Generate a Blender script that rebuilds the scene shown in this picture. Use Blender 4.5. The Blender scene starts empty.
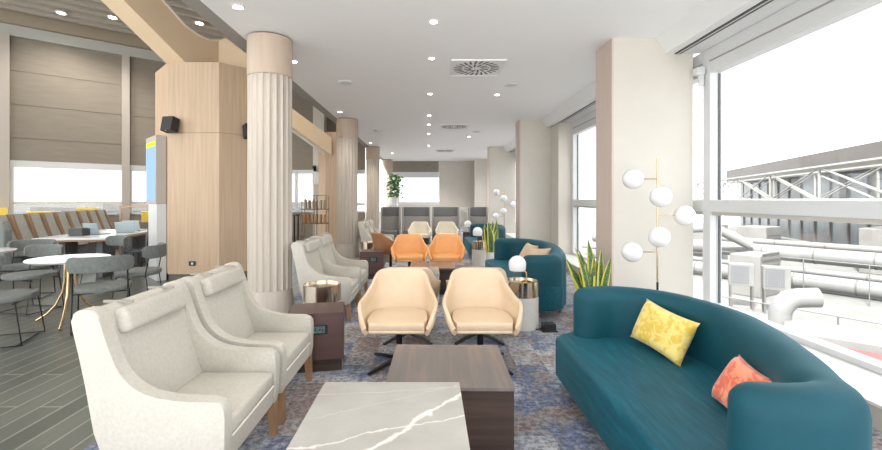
import bpy, bmesh, math, random
from mathutils import Vector, Matrix
R=math.radians; PI=math.pi
S=bpy.context.scene; COL=S.collection
random.seed(7)

# ------------------------------------------------------------------ materials
def mat(name, col, rough=.6, metal=0, **k):
    m=bpy.data.materials.new(name); m.use_nodes=True
    b=m.node_tree.nodes['Principled BSDF']
    b.inputs['Base Color'].default_value=(*col,1); b.inputs['Roughness'].default_value=rough
    b.inputs['Metallic'].default_value=metal
    for kk,v in k.items(): b.inputs[kk.replace('_',' ')].default_value=v
    return m
def N(m,t,**k):
    n=m.node_tree.nodes.new(t)
    for a,v in k.items(): setattr(n,a,v)
    return n
def L(m,a,b): m.node_tree.links.new(a,b)
def bsdf(m): return m.node_tree.nodes['Principled BSDF']
def ramp(m,src,stops,interp='LINEAR'):
    r=N(m,'ShaderNodeValToRGB'); r.color_ramp.interpolation=interp
    e=r.color_ramp.elements
    while len(e)<len(stops): e.new(.5)
    for i,(p,c) in enumerate(stops): e[i].position=p; e[i].color=(*c,1)
    L(m,src,r.inputs[0]); return r.outputs[0]
def coords(m,scale=(1,1,1),rot=(0,0,0),kind='Object'):
    t=N(m,'ShaderNodeTexCoord'); mp=N(m,'ShaderNodeMapping')
    mp.inputs['Scale'].default_value=scale; mp.inputs['Rotation'].default_value=rot
    L(m,t.outputs[kind],mp.inputs[0]); return mp.outputs[0]
def noise(m,vec,sc,det=4,rough=.5,dist=0):
    n=N(m,'ShaderNodeTexNoise'); n.inputs['Scale'].default_value=sc; n.inputs['Detail'].default_value=det
    n.inputs['Roughness'].default_value=rough; n.inputs['Distortion'].default_value=dist
    L(m,vec,n.inputs['Vector']); return n.outputs['Fac']
def mix(m,fac,a,b,mode='MIX'):
    x=N(m,'ShaderNodeMix',data_type='RGBA',blend_type=mode)
    for s,v in ((x.inputs[0],fac),(x.inputs[6],a),(x.inputs[7],b)):
        if isinstance(v,(int,float)): s.default_value=v
        elif isinstance(v,tuple): s.default_value=(*v,1)
        else: L(m,v,s)
    return x.outputs[2]
def bump(m,h,st=.2,d=.01):
    b=N(m,'ShaderNodeBump'); b.inputs['Strength'].default_value=st; b.inputs['Distance'].default_value=d
    L(m,h,b.inputs['Height']); L(m,b.outputs[0],bsdf(m).inputs['Normal'])
def mottled(name,c1,c2,sc=8,scale=(1,1,1),rough=.6,bs=0,det=4,**k):
    m=mat(name,c1,rough,**k); v=coords(m,scale); n=noise(m,v,sc,det)
    L(m,ramp(m,n,[(.3,c1),(.7,c2)]),bsdf(m).inputs['Base Color'])
    if bs: bump(m,n,bs)
    return m
def emit(name,col,st):
    m=bpy.data.materials.new(name); m.use_nodes=True; nt=m.node_tree; nt.nodes.clear()
    e=nt.nodes.new('ShaderNodeEmission'); o=nt.nodes.new('ShaderNodeOutputMaterial')
    e.inputs[0].default_value=(*col,1); e.inputs[1].default_value=st; nt.links.new(e.outputs[0],o.inputs[0]); return m

M={}
M['white']=mat('white_paint',(.83,.83,.83),.6)
M['ceil']=mat('ceiling_paint',(.93,.935,.945),.7)
M['fasciat']=mat('brown_fascia',(.36,.30,.22),.6)
M['wall']=mottled('cream_wall',(.64,.60,.535),(.67,.63,.565),3,rough=.7)
M['pink']=mottled('warm_reflection_tint',(.60,.49,.42),(.64,.53,.46),4,(6,6,.5),.55)  # warm reflection on the pillar sides, put into the colour
M['frame']=mat('white_window_frame',(.70,.71,.71),.35)
M['gasket']=mat('dark_gasket',(.05,.05,.055),.5)
M['glossw']=mat('gloss_white_panel',(.80,.81,.82),.12)
M['ledge']=mottled('window_ledge',(.78,.77,.74),(.83,.82,.8),5,rough=.4)
M['riser']=mat('ledge_riser',(.55,.52,.47),.6)
M['bulk']=mat('grey_bulkhead',(.36,.34,.32),.6)
M['wood']=mottled('pale_oak_veneer',(.54,.385,.25),(.64,.475,.33),3,(9,9,.35),.45,det=8)
M['capw']=mottled('column_cap',(.50,.39,.30),(.56,.45,.355),3,(6,6,.5),.5)
M['flute']=mottled('whitewashed_column',(.50,.44,.375),(.59,.53,.46),3,(8,8,.3),.5,det=6)
M['tan']=mottled('tan_beam',(.84,.65,.44),(.87,.68,.47),2,rough=.55)
M['shade']=mottled('taupe_blind',(.26,.228,.185),(.29,.255,.21),2,(1,1,6),.8)
M['post']=mat('taupe_post',(.50,.45,.40),.6)
M['cornice']=mat('grey_cornice',(.47,.47,.44),.5)
M['slat']=mat('ceiling_slat',(.52,.47,.41),.6)
M['slatvoid']=mat('slat_void',(.06,.052,.042),.8)
M['cream']=mottled('cream_boucle',(.51,.48,.42),(.57,.54,.475),60,(1,1,1),.85,.15)
M['creamp']=mat('cream_piping',(.80,.77,.70),.8)
M['strap']=mat('grey_strap',(.35,.32,.28),.7)
M['oakleg']=mottled('oak_leg',(.27,.15,.07),(.38,.23,.12),4,(8,8,1),.45)
M['leather']=mottled('cream_leather',(.66,.50,.34),(.72,.56,.39),5,rough=.42,bs=.03)
M['orange']=mottled('tan_leather',(.78,.36,.12),(.84,.42,.16),5,rough=.42,bs=.03)
M['brownl']=mottled('brown_leather',(.36,.16,.07),(.44,.21,.10),5,rough=.42)
M['ivory']=mottled('ivory_leather',(.66,.60,.47),(.72,.66,.53),5,rough=.45)
M['black']=mat('black_metal',(.015,.015,.017),.35,.3)
M['blackp']=mat('black_plastic',(.018,.018,.02),.45)
M['brass']=mat('brass',(.70,.50,.27),.25,1)
M['bronze']=mat('bronze_frame',(.42,.30,.2),.4,.6)
M['silver']=mat('brushed_champagne_metal',(.72,.62,.50),.16,1)
M['drum']=mottled('stone_drum',(.60,.58,.54),(.66,.64,.60),12,rough=.6)
M['globe']=mat('opal_globe',(.86,.86,.86),.25,Coat_Weight=.4)
M['grey']=mottled('grey_upholstery',(.15,.165,.155),(.20,.215,.205),30,rough=.85)
M['greyl']=mottled('light_grey_seat',(.36,.37,.34),(.42,.43,.40),20,rough=.8)
M['tabletop']=mat('white_table_top',(.80,.80,.80),.12)
M['bluedk']=mat('navy_chair',(.03,.05,.07),.5)
M['yellow']=mat('yellow_paint',(.95,.68,.09),.5)
M['green']=mottled('leaf_green',(.06,.16,.03),(.14,.30,.07),6,rough=.5)
M['pot']=mottled('gold_beige_pot',(.62,.45,.26),(.70,.53,.33),6,rough=.4)
M['potw']=mat('white_pot',(.8,.8,.78),.3)
M['soil']=mat('soil',(.05,.035,.02),.9)
M['part1']=mottled('booth_dark_grey',(.14,.14,.145),(.17,.17,.175),30,rough=.8)
M['part2']=mottled('booth_mid_grey',(.32,.305,.285),(.36,.345,.325),30,rough=.8)
M['skirt']=mat('dark_skirting',(.16,.14,.13),.5)
M['teal_screen']=emit('socket_screen',(.25,.38,.38),.22)
M['marks']=mat('socket_marks',(.02,.03,.03),.5)
M['pillowb']=mottled('beige_pillow',(.62,.46,.30),(.70,.54,.38),20,rough=.8)
M['out_white']=mottled('outdoor_white_roof',(.155,.152,.143),(.20,.195,.185),1.2,rough=.7)
M['out_pipe']=mottled('white_insulated_pipe',(.17,.17,.165),(.205,.205,.198),1.5,rough=.5)
M['out_grey']=mat('outdoor_grey',(.11,.108,.10),.6)
M['out_fascia']=mottled('taupe_fascia',(.10,.086,.08),(.118,.104,.096),.4,rough=.6)
M['out_glass']=mottled('hazy_facade_glass',(.075,.09,.10),(.16,.175,.18),.35,(1,1,.4),.2)
M['out_red']=mottled('red_roof',(.17,.045,.045),(.22,.06,.06),3,rough=.7)
M['truss']=mat('truss_cream_steel',(.22,.213,.195),.5)
M['grille']=mat('fan_grille',(.10,.105,.12),.6)
M['rail']=mat('galvanised_rail',(.20,.205,.21),.4,.4)
M['book1']=mat('book_orange',(.7,.35,.12),.6); M['book2']=mat('book_tan',(.55,.42,.28),.6); M['book3']=mat('book_cream',(.78,.72,.6),.6)
M['booko']=mat('oak_brown_rail',(.27,.16,.09),.5)
M['edge']=mat('cream_beam_edge',(.9,.82,.68),.5)
M['laptop']=mat('pale_blue_laptop',(.45,.55,.6),.3,.3)
M['lampon']=emit('downlight_glow',(1,.93,.82),22)
M['tray']=mat('darkbox',(.05,.05,.05),.4)

# walnut laminate (tables, side boxes)
def walnut(name,c1,c2,c3,scale,rough=.3):
    m=mat(name,c1,rough); v=coords(m,scale); n=noise(m,v,2.2,6,.55,.4)
    L(m,ramp(m,n,[(.3,c1),(.5,c2),(.72,c3)]),bsdf(m).inputs['Base Color']); return m
M['walnut']=walnut('dark_walnut',(.035,.022,.018),(.06,.038,.03),(.10,.062,.048),(.5,.5,9))
M['walnut_top_sheen']=walnut('walnut_top_sheen',(.15,.138,.13),(.18,.155,.142),(.26,.18,.15),(5,.35,1),.22)  # lightened top: the ceiling's reflection is put into the base colour
M['maroon']=walnut('plum_brown_veneer',(.085,.045,.042),(.10,.055,.05),(.115,.065,.06),(.6,.6,6),.35)
# marble
m=mat('grey_marble',(.6,.58,.55),.05); v=coords(m)
base=ramp(m,noise(m,v,2.2,6,.6),[(.3,(.40,.385,.355)),(.55,(.47,.455,.42)),(.75,(.53,.515,.48))])
def vein(m,v,sc,rot,w,seed,st=.35):
    m0=N(m,'ShaderNodeMapping'); m0.inputs['Rotation'].default_value=(0,0,rot); L(m,v,m0.inputs[0])
    mp=N(m,'ShaderNodeMapping'); mp.inputs['Scale'].default_value=(st,1,1); mp.inputs['Location'].default_value=(seed,seed*.7,seed)
    L(m,m0.outputs[0],mp.inputs[0])
    n=noise(m,mp.outputs[0],sc,5,.42,.35)
    return ramp(m,n,[(.5-w*2.2,(0,0,0)),(.5-w*.5,(1,1,1)),(.5+w*.5,(1,1,1)),(.5+w*2.2,(0,0,0))])
def line_vein(m,v,x0,y0,ang,w,amp,sc,seed):
    mp=N(m,'ShaderNodeMapping',vector_type='TEXTURE'); mp.inputs['Location'].default_value=(x0,y0,0); mp.inputs['Rotation'].default_value=(0,0,ang)
    L(m,v,mp.inputs[0]); sp=N(m,'ShaderNodeSeparateXYZ'); L(m,mp.outputs[0],sp.inputs[0])
    ad=N(m,'ShaderNodeVectorMath',operation='ADD'); L(m,mp.outputs[0],ad.inputs[0]); ad.inputs[1].default_value=(seed,seed,0)
    n=noise(m,ad.outputs[0],sc,5,.6)
    a=N(m,'ShaderNodeMath',operation='MULTIPLY_ADD'); L(m,n,a.inputs[0]); a.inputs[1].default_value=amp; L(m,sp.outputs[1],a.inputs[2])
    b=N(m,'ShaderNodeMath',operation='SUBTRACT'); L(m,a.outputs[0],b.inputs[0]); b.inputs[1].default_value=amp*.5
    ab=N(m,'ShaderNodeMath',operation='ABSOLUTE'); L(m,b.outputs[0],ab.inputs[0])
    thick=noise(m,v,7,2)
    dv=N(m,'ShaderNodeMath',operation='DIVIDE'); L(m,ab.outputs[0],dv.inputs[0]); L(m,thick,dv.inputs[1])
    return ramp(m,dv.outputs[0],[(0,(1,1,1)),(w,(.9,.9,.9)),(w*3.2,(0,0,0))])
c=base
for x0,y0,an,w,amp,sc,sd,col in ((.12,-.08,R(51),.010,.16,4,1.3,(.80,.775,.73)),(.10,-.10,R(20),.005,.12,5,4.1,(.74,.71,.66)),(-.1,.10,R(28),.002,.14,5,7.7,(.57,.55,.50)),
        (0,.26,R(8),.002,.10,6,9.2,(.60,.58,.53))):
    c=mix(m,line_vein(m,v,x0,y0,an,w,amp,sc,sd),c,col)
L(m,c,bsdf(m).inputs['Base Color']); M['marble']=m
# teal velvet
m=mat('teal_velvet',(.012,.10,.13),.6,Sheen_Weight=.12,Sheen_Roughness=.4,Specular_IOR_Level=.3)
bsdf(m).inputs['Sheen Tint'].default_value=(.25,.75,.9,1)
v=coords(m,(26,2.2,14)); n=noise(m,v,2.0,5,.6)
L(m,ramp(m,n,[(.3,(.002,.05,.072)),(.6,(.003,.085,.125)),(.85,(.008,.15,.20))]),bsdf(m).inputs['Base Color']); M['teal']=m
m=mat('teal_velvet_smooth',(.012,.10,.13),.6,Sheen_Weight=.12,Sheen_Roughness=.4,Specular_IOR_Level=.3)
bsdf(m).inputs['Sheen Tint'].default_value=(.25,.75,.9,1)
n=noise(m,coords(m),3,3); L(m,ramp(m,n,[(.3,(.003,.055,.078)),(.7,(.004,.075,.105))]),bsdf(m).inputs['Base Color']); M['teal2']=m
# damask pillows
for nm,a,b in (('yellow_damask',(.72,.50,.06),(.84,.66,.20)),('coral_damask',(.72,.13,.06),(.88,.30,.17))):
    m=mat(nm,a,.55,Sheen_Weight=.3); n=noise(m,coords(m),14,2,.5,1.5)
    L(m,ramp(m,n,[(.42,a),(.55,b)]),bsdf(m).inputs['Base Color']); bump(m,n,.2); M[nm]=m
# variegated leaf for sansevieria: yellow margins through UV
m=mat('snake_leaf',(.1,.2,.04),.4); uv=N(m,'ShaderNodeUVMap'); sp=N(m,'ShaderNodeSeparateXYZ'); L(m,uv.outputs[0],sp.inputs[0])
band=N(m,'ShaderNodeTexNoise'); band.inputs['Scale'].default_value=5; mp=N(m,'ShaderNodeMapping'); mp.inputs['Scale'].default_value=(.6,7,1)
L(m,uv.outputs[0],mp.inputs[0]); L(m,mp.outputs[0],band.inputs['Vector'])
core=ramp(m,band.outputs['Fac'],[(.4,(.035,.085,.02)),(.62,(.14,.24,.07))])
edge=ramp(m,sp.outputs[0],[(.0,(1,1,1)),(.16,(1,1,1)),(.22,(0,0,0)),(.78,(0,0,0)),(.84,(1,1,1))])
L(m,mix(m,edge,core,(.62,.58,.10)),bsdf(m).inputs['Base Color']); M['snake']=m
# patchwork carpet
m=mat('patchwork_carpet',(.2,.2,.25),.95)
v=coords(m); br=N(m,'ShaderNodeTexBrick'); br.offset=.5; br.inputs['Scale'].default_value=1
br.inputs['Brick Width'].default_value=.75; br.inputs['Row Height'].default_value=.25; br.inputs['Mortar Size'].default_value=.0
br.inputs['Color1'].default_value=(0,0,0,1); br.inputs['Color2'].default_value=(1,1,1,1); br.inputs['Bias'].default_value=0
mp=N(m,'ShaderNodeMapping'); mp.inputs['Rotation'].default_value=(0,0,R(90)); L(m,v,mp.inputs[0]); L(m,mp.outputs[0],br.inputs['Vector'])
big=noise(m,v,.85,3,.55); fine=noise(m,v,26,6,.75); mid=noise(m,v,6,5,.7,.6)
a=N(m,'ShaderNodeMath',operation='MULTIPLY_ADD'); L(m,br.outputs['Color'],a.inputs[0]); a.inputs[1].default_value=.21
L(m,big,a.inputs[2])
a2=N(m,'ShaderNodeMath',operation='MULTIPLY_ADD'); L(m,mid,a2.inputs[0]); a2.inputs[1].default_value=.30; L(m,a.outputs[0],a2.inputs[2])
c=ramp(m,a2.outputs[0],[(.46,(.20,.115,.11)),(.54,(.32,.24,.22)),(.60,(.36,.34,.34)),(.65,(.15,.20,.35)),(.69,(.38,.42,.50)),(.76,(.54,.54,.55)),(.86,(.34,.27,.26))])
f2=ramp(m,fine,[(.43,(0,0,0)),(.56,(1,1,1))])
dark=mix(m,.62,c,(.045,.04,.05))
c=mix(m,f2,dark,c)
streak=noise(m,coords(m,(3,60,1)),2,3,.7)
c=mix(m,ramp(m,streak,[(.55,(0,0,0)),(.7,(.6,.6,.6))]),c,(.42,.38,.36))
L(m,c,bsdf(m).inputs['Base Color']); bump(m,fine,.3); M['carpet']=m
# grey-green planks, running along Y
m=mat('grey_plank_floor',(.2,.22,.2),.28); v=coords(m)
mp=N(m,'ShaderNodeMapping'); mp.inputs['Rotation'].default_value=(0,0,R(90)); L(m,v,mp.inputs[0])
br=N(m,'ShaderNodeTexBrick'); br.offset=.37; br.inputs['Scale'].default_value=1; br.inputs['Brick Width'].default_value=1.5
br.inputs['Row Height'].default_value=.16; br.inputs['Mortar Size'].default_value=.006; br.inputs['Mortar Smooth'].default_value=0
br.inputs['Color1'].default_value=(.085,.10,.085,1); br.inputs['Color2'].default_value=(.145,.155,.135,1); br.inputs['Mortar'].default_value=(.33,.31,.27,1)
L(m,mp.outputs[0],br.inputs['Vector']); n=noise(m,coords(m,(14,.8,1)),2,6,.6)
L(m,mix(m,.45,br.outputs['Color'],ramp(m,n,[(.3,(.6,.6,.6)),(.7,(1,1,1))]),'MULTIPLY'),bsdf(m).inputs['Base Color']); M['plank']=m
# window glass
m=bpy.data.materials.new('window_glass'); m.use_nodes=True; nt=m.node_tree; nt.nodes.clear()
tr=nt.nodes.new('ShaderNodeBsdfTransparent'); gl=nt.nodes.new('ShaderNodeBsdfGlossy'); gl.inputs['Roughness'].default_value=.0
mx=nt.nodes.new('ShaderNodeMixShader'); mx.inputs[0].default_value=.05; o=nt.nodes.new('ShaderNodeOutputMaterial')
tr.inputs[0].default_value=(.97,.98,.98,1)
nt.links.new(tr.outputs[0],mx.inputs[1]); nt.links.new(gl.outputs[0],mx.inputs[2]); nt.links.new(mx.outputs[0],o.inputs[0]); M['glass']=m
# information screen
m=emit('info_screen',(.3,.5,.9),1.0); nt=m.node_tree; tc=nt.nodes.new('ShaderNodeTexCoord'); sp=nt.nodes.new('ShaderNodeSeparateXYZ')
nt.links.new(tc.outputs['Object'],sp.inputs[0]); rp=nt.nodes.new('ShaderNodeValToRGB'); rp.color_ramp.interpolation='CONSTANT'
mr=nt.nodes.new('ShaderNodeMapRange'); mr.inputs[1].default_value=1.4; mr.inputs[2].default_value=2.5
nt.links.new(sp.outputs[2],mr.inputs[0]); nt.links.new(mr.outputs[0],rp.inputs[0])
e=rp.color_ramp.elements; e[0].color=(.28,.42,.80,1); e[1].position=.9; e[1].color=(.75,.85,.02,1)
nt.links.new(rp.outputs[0],[n for n in nt.nodes if n.type=='EMISSION'][0].inputs[0]); M['screen']=m

# ------------------------------------------------------------------ mesh helper
class MB:
    def __init__(s): s.b=bmesh.new(); s.uv=None
    def _xf(s,vs,mtx):
        if mtx is not None: bmesh.ops.transform(s.b,matrix=mtx,verts=vs)
    def box(s,x0,x1,y0,y1,z0,z1,bev=0,seg=2,mtx=None):
        vs=bmesh.ops.create_cube(s.b,size=1)['verts']
        for v in vs:
            v.co=Vector((x0+(v.co.x+.5)*(x1-x0),y0+(v.co.y+.5)*(y1-y0),z0+(v.co.z+.5)*(z1-z0)))
        if bev:
            es=list({e for v in vs for e in v.link_edges})
            r=bmesh.ops.bevel(s.b,geom=es,offset=bev,segments=seg,profile=.5,affect='EDGES')
            vs=list({v for f in r['faces'] for v in f.verts}|{v for v in vs if v.is_valid})
        s._xf(vs,mtx); return s
    def prism(s,pts,z0,z1,bev=0,seg=3,mtx=None,top_only=False):
        a=[s.b.verts.new((x,y,z0)) for x,y in pts]; c=[s.b.verts.new((x,y,z1)) for x,y in pts]; n=len(pts)
        fs=[s.b.faces.new(a[::-1]),s.b.faces.new(c)]
        for i in range(n): s.b.faces.new((a[i],a[(i+1)%n],c[(i+1)%n],c[i]))
        vs=a+c
        if bev:
            es=list(fs[1].edges)+([] if top_only else list(fs[0].edges))
            r=bmesh.ops.bevel(s.b,geom=es,offset=bev,segments=seg,profile=.5,affect='EDGES')
            vs=list({v for f in r['faces'] for v in f.verts}|{v for v in vs if v.is_valid})
        s._xf(vs,mtx); return s
    def lathe(s,prof,seg=32,mtx=None,fn=None):
        rings=[];vs=[]
        for r,z in prof:
            if r<1e-6: v=s.b.verts.new((0,0,z)); rings.append([v]); vs.append(v)
            else:
                ring=[]
                for i in range(seg):
                    t=2*PI*i/seg; rr=r*(fn(i) if fn else 1)
                    ring.append(s.b.verts.new((rr*math.cos(t),rr*math.sin(t),z)))
                rings.append(ring); vs+=ring
        for a,b in zip(rings,rings[1:]):
            for i in range(seg):
                j=(i+1)%seg
                if len(a)==1 and len(b)==1: continue
                if len(a)==1: s.b.faces.new((a[0],b[j],b[i]))
                elif len(b)==1: s.b.faces.new((a[i],a[j],b[0]))
                else: s.b.faces.new((a[i],a[j],b[j],b[i]))
        for ring,fl in ((rings[0],1),(rings[-1],0)):
            if len(ring)>1: s.b.faces.new(ring[::-1] if fl else ring)
        s._xf(vs,mtx); return s
    def cyl(s,c,r,z0,z1,seg=24,bev=0):
        p=[(r,z0),(r,z1)] if not bev else [(r-bev,z0),(r,z0+bev),(r,z1-bev),(r-bev,z1)]
        return s.lathe(p,seg,Matrix.Translation((c[0],c[1],0)))
    def sphere(s,c,r,seg=24,zs=1):
        n=seg//2; return s.lathe([(r*math.sin(PI*i/n) if 0<i<n else 0,-r*zs*math.cos(PI*i/n)) for i in range(n+1)],seg,Matrix.Translation(c))
    def tube(s,pts,r,seg=8,closed=False):
        P=[Vector(p) for p in pts]; n=len(P); rings=[]
        rs=r if isinstance(r,(list,tuple)) else [r]*n; up=None
        for i in range(n):
            if closed: t=(P[(i+1)%n]-P[i-1]).normalized()
            else: t=((P[min(i+1,n-1)]-P[i]).normalized()+(P[i]-P[max(i-1,0)]).normalized()).normalized()
            if up is None: up=Vector((0,0,1)) if abs(t.z)<.9 else Vector((1,0,0))
            u=t.cross(up)
            if u.length<1e-4: u=t.cross(Vector((0,1,0)))
            u.normalize(); w=u.cross(t).normalized(); up=w
            rings.append([s.b.verts.new(P[i]+rs[i]*(math.cos(2*PI*k/seg)*u+math.sin(2*PI*k/seg)*w)) for k in range(seg)])
        for i in range(n if closed else n-1):
            a,b=rings[i],rings[(i+1)%n]
            for k in range(seg): s.b.faces.new((a[k],a[(k+1)%seg],b[(k+1)%seg],b[k]))
        if not closed: s.b.faces.new(rings[0][::-1]); s.b.faces.new(rings[-1])
        return s
    def grid(s,rows,closed=False):
        vs=[[s.b.verts.new(p) for p in r] for r in rows]
        for a,b in zip(vs,vs[1:]):
            n=len(a)
            for k in range(n if closed else n-1): s.b.faces.new((a[k],a[(k+1)%n],b[(k+1)%n],b[k]))
        return vs
    def build(s,name,m,parent=None,smooth=False,angle=40,loc=None):
        bmesh.ops.recalc_face_normals(s.b,faces=s.b.faces[:])
        if smooth:
            for f in s.b.faces: f.smooth=True
            for e in s.b.edges:
                if len(e.link_faces)==2 and e.calc_face_angle(0)>R(angle): e.smooth=False
        me=bpy.data.meshes.new(name); s.b.to_mesh(me); s.b.free()
        o=bpy.data.objects.new(name,me); COL.objects.link(o)
        if m: me.materials.append(m)
        if parent: o.parent=parent
        if loc: o.location=loc
        return o
def tag(o,label=None,cat=None,group=None,kind=None):
    if label: o['label']=label
    if cat: o['category']=cat
    if group: o['group']=group
    if kind: o['kind']=kind
    return o
def thing(name,loc,rz,label,cat,group=None):
    o=bpy.data.objects.new(name,None); COL.objects.link(o); o.empty_display_size=.1
    o.location=loc; o.rotation_euler=(0,0,rz); return tag(o,label,cat,group)
def dup(o,loc,rz,label,group=None,scale=None):
    kids={}
    for c in bpy.data.objects:
        if c.parent: kids.setdefault(c.parent.name,[]).append(c)
    def cp(x,p):
        c=x.copy(); COL.objects.link(c)
        if p: c.parent=p
        for k in kids.get(x.name,[]): cp(k,c)
        return c
    r=cp(o,None); r.location=loc; r.rotation_euler=(0,0,rz); r['label']=label
    if group: r['group']=group
    if scale: r.scale=scale
    return r
def recolor(root,frm,to):
    for c in [x for x in bpy.data.objects if x.parent==root]:
        if c.data and c.data.materials and c.data.materials[0]==frm:
            c.data=c.data.copy(); c.data.materials[0]=to
def struct(name,mb,m,parent=None,**k):
    o=mb.build(name,m,parent,**k)
    if not parent: tag(o,kind='structure')
    return o
def catmull(P,n):
    P=[Vector(p) for p in P]; out=[]
    for i in range(len(P)-1):
        p0=P[max(i-1,0)];p1=P[i];p2=P[i+1];p3=P[min(i+2,len(P)-1)]
        for k in range(n):
            t=k/n; out.append(.5*((2*p1)+(p2-p0)*t+(2*p0-5*p1+4*p2-p3)*t*t+(3*p1-p0-3*p2+p3)*t**3))
    out.append(P[-1]); return out

CZ=3.41
# ------------------------------------------------------------------ structure
struct('floor',MB().box(-15,-2.0,-3,23,-.1,0),M['plank'])
struct('floor_bounce_slab',MB().box(-15,8,-22,-3,-.3,-.02),M['potw'])  # added unseen pale slab, bounces light up onto the ceiling
struct('floor_carpet',MB().box(-2.0,2.8,-3,23,-.1,.004),M['carpet'])
struct('ceiling',MB().box(-2.27,3.6,-3,23,CZ,CZ+.25),M['ceil'])
struct('trim_1',MB().box(-2.46,-2.272,-3,23,CZ,CZ+.42),M['bulk'])
struct('wall_gallery_bulkhead',MB().box(-2.44,-2.28,-3,23,CZ+.42,7.2),M['bulk'])
# pillars by the windows
for i,y in enumerate((5.23,10.6,16.1)):
    p=struct('wall_pillar_%d'%(i+1),MB().box(2.235,3.2,y,y+.5,0,CZ),M['wall'])
    MB().box(2.21,2.235,y,y+.5,0,CZ).build('tinted_side_sheet',M['pink'],p)  # thin added sheet that carries the reflected tint of this face
    MB().box(2.2,3.2,y-.012,y,0,.08).build('skirting',M['wall'],p)
struct('wall_jamb',MB().box(2.98,3.28,9.98,10.6,0.17,3.22),M['wall'])
struct('wall_pillar_4',MB().box(2.21,3.2,20.9,21.4,0,CZ),M['wall'])
# cove fascia, track and soffit, ledge per bay
bays=[(-3,5.23),(5.73,10.6),(11.1,16.1),(16.6,20.9)]
rot=Matrix.Rotation(R(90),4,'X')
def along_y(mb,pts,y0,y1):   # profile in XZ extruded along Y
    n=len(pts); a=[mb.b.verts.new((x,y0,z)) for x,z in pts]; c=[mb.b.verts.new((x,y1,z)) for x,z in pts]
    mb.b.faces.new(a); mb.b.faces.new(c[::-1])
    for i in range(n): mb.b.faces.new((a[i],c[i],c[(i+1)%n],a[(i+1)%n]))
    return mb
for i,(a,b) in enumerate(bays):
    f=struct('trim_%d'%(i+2),along_y(MB(),[(2.74,CZ),(2.86,3.22),(2.97,3.22),(2.97,CZ)],a,b),M['white'])
    MB().box(2.971,3.05,a,b,3.212,3.25).build('blind_track',M['gasket'],f)
    MB().box(3.05,3.44,a,b,3.22,3.25).build('soffit_panel',M['glossw'],f)
    MB().box(3.0,3.012,a,b,3.206,3.214).build('track_rail',M['frame'],f)
lg=struct('trim_6',MB().box(2.8,3.5,-3,22.3,-.1,.15),M['riser'])
MB().box(2.79,3.5,-3,22.3,.15,.17).build('ledge_top',M['ledge'],lg)
# right window wall
wins=[(-3,5.04),(5.17,9.86),(9.99,15.3),(15.43,20.2)]
for i,(a,b) in enumerate(wins):
    w=struct('window_%d'%(i+1),MB().box(3.28,3.42,b,b+.13,.17,3.22,.006),M['frame'])
    MB().box(3.375,3.40,b-.012,b,.235,2.92).build('gasket',M['gasket'],w)
    MB().box(3.28,3.42,a,b,2.93,3.22,.006).build('window_head',M['frame'],w)
    MB().box(3.272,3.281,a,b,3.06,3.075).build('window_head_groove',M['bulk'],w)
    rl=MB().box(3.28,3.40,a,b,1.30,1.44,.008).build('window_rail',M['frame'],w)
    MB().box(3.30,3.40,a,b,1.26,1.30).build('rail_lip',M['riser'],w)
    MB().box(3.28,3.42,a,b,.17,.225,.006).build('window_sill',M['frame'],w)
    MB().box(3.35,3.36,a,b,.22,1.27).build('lower_pane',M['glass'],w)
    MB().box(3.35,3.36,a,b,1.43,2.92).build('upper_pane',M['glass'],w)
struct('wall_right_end',MB().box(3.28,3.42,20.33,22.4,.17,3.22),M['wall'])
# blind brackets hanging by the pillar
bk=MB().box(3.17,3.27,5.1,5.2,2.93,3.02,.01).cyl((3.24,5.14),.03,2.8,2.93,12).build('blind_bracket',M['frame'])
tag(bk,'small white blind bracket hanging beside the nearest white pillar','bracket')
# far end wall with window
def xw(px,Y): return (px-430)/430*Y
fw=22.3
w=struct('wall_back',MB().box(xw(439,fw),3.5,fw,fw+.2,0,CZ).box(-2.44,xw(439,fw),fw,fw+.2,0,1.15),M['wall'])
w=struct('window_5',MB().box(-2.44,.46,fw+.02,fw+.12,2.55,2.85).box(-2.44,.46,fw+.02,fw+.12,1.15,1.3).box(-1.75,-1.6,fw,fw+.12,1.3,2.6),M['frame'])
MB().box(-2.44,.46,fw+.05,fw+.06,1.3,2.55).build('pane',M['glass'],w)
MB().box(-2.44,.46,fw+.02,fw+.1,2.85,CZ).build('blind',M['shade'],w)
sen=MB().box(2.35,2.5,22.2,22.31,2.95,3.1,.02).cyl((2.42,22.2),.05,2.86,2.96,12).build('security_camera',M['blackp'])
tag(sen,'small black security camera high on the far cream wall','camera')

# ------------------------------------------------------------------ left hall
A=Vector((-12.9,11.3)); B=Vector((-7.0,16.2)); D=(B-A); Ln=D.length; D.normalize()
wrot=math.atan2(D.y,D.x)
def wallmtx(): return Matrix.Translation((A.x,A.y,0))@Matrix.Rotation(wrot,4,'Z')
WM=wallmtx()
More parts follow.
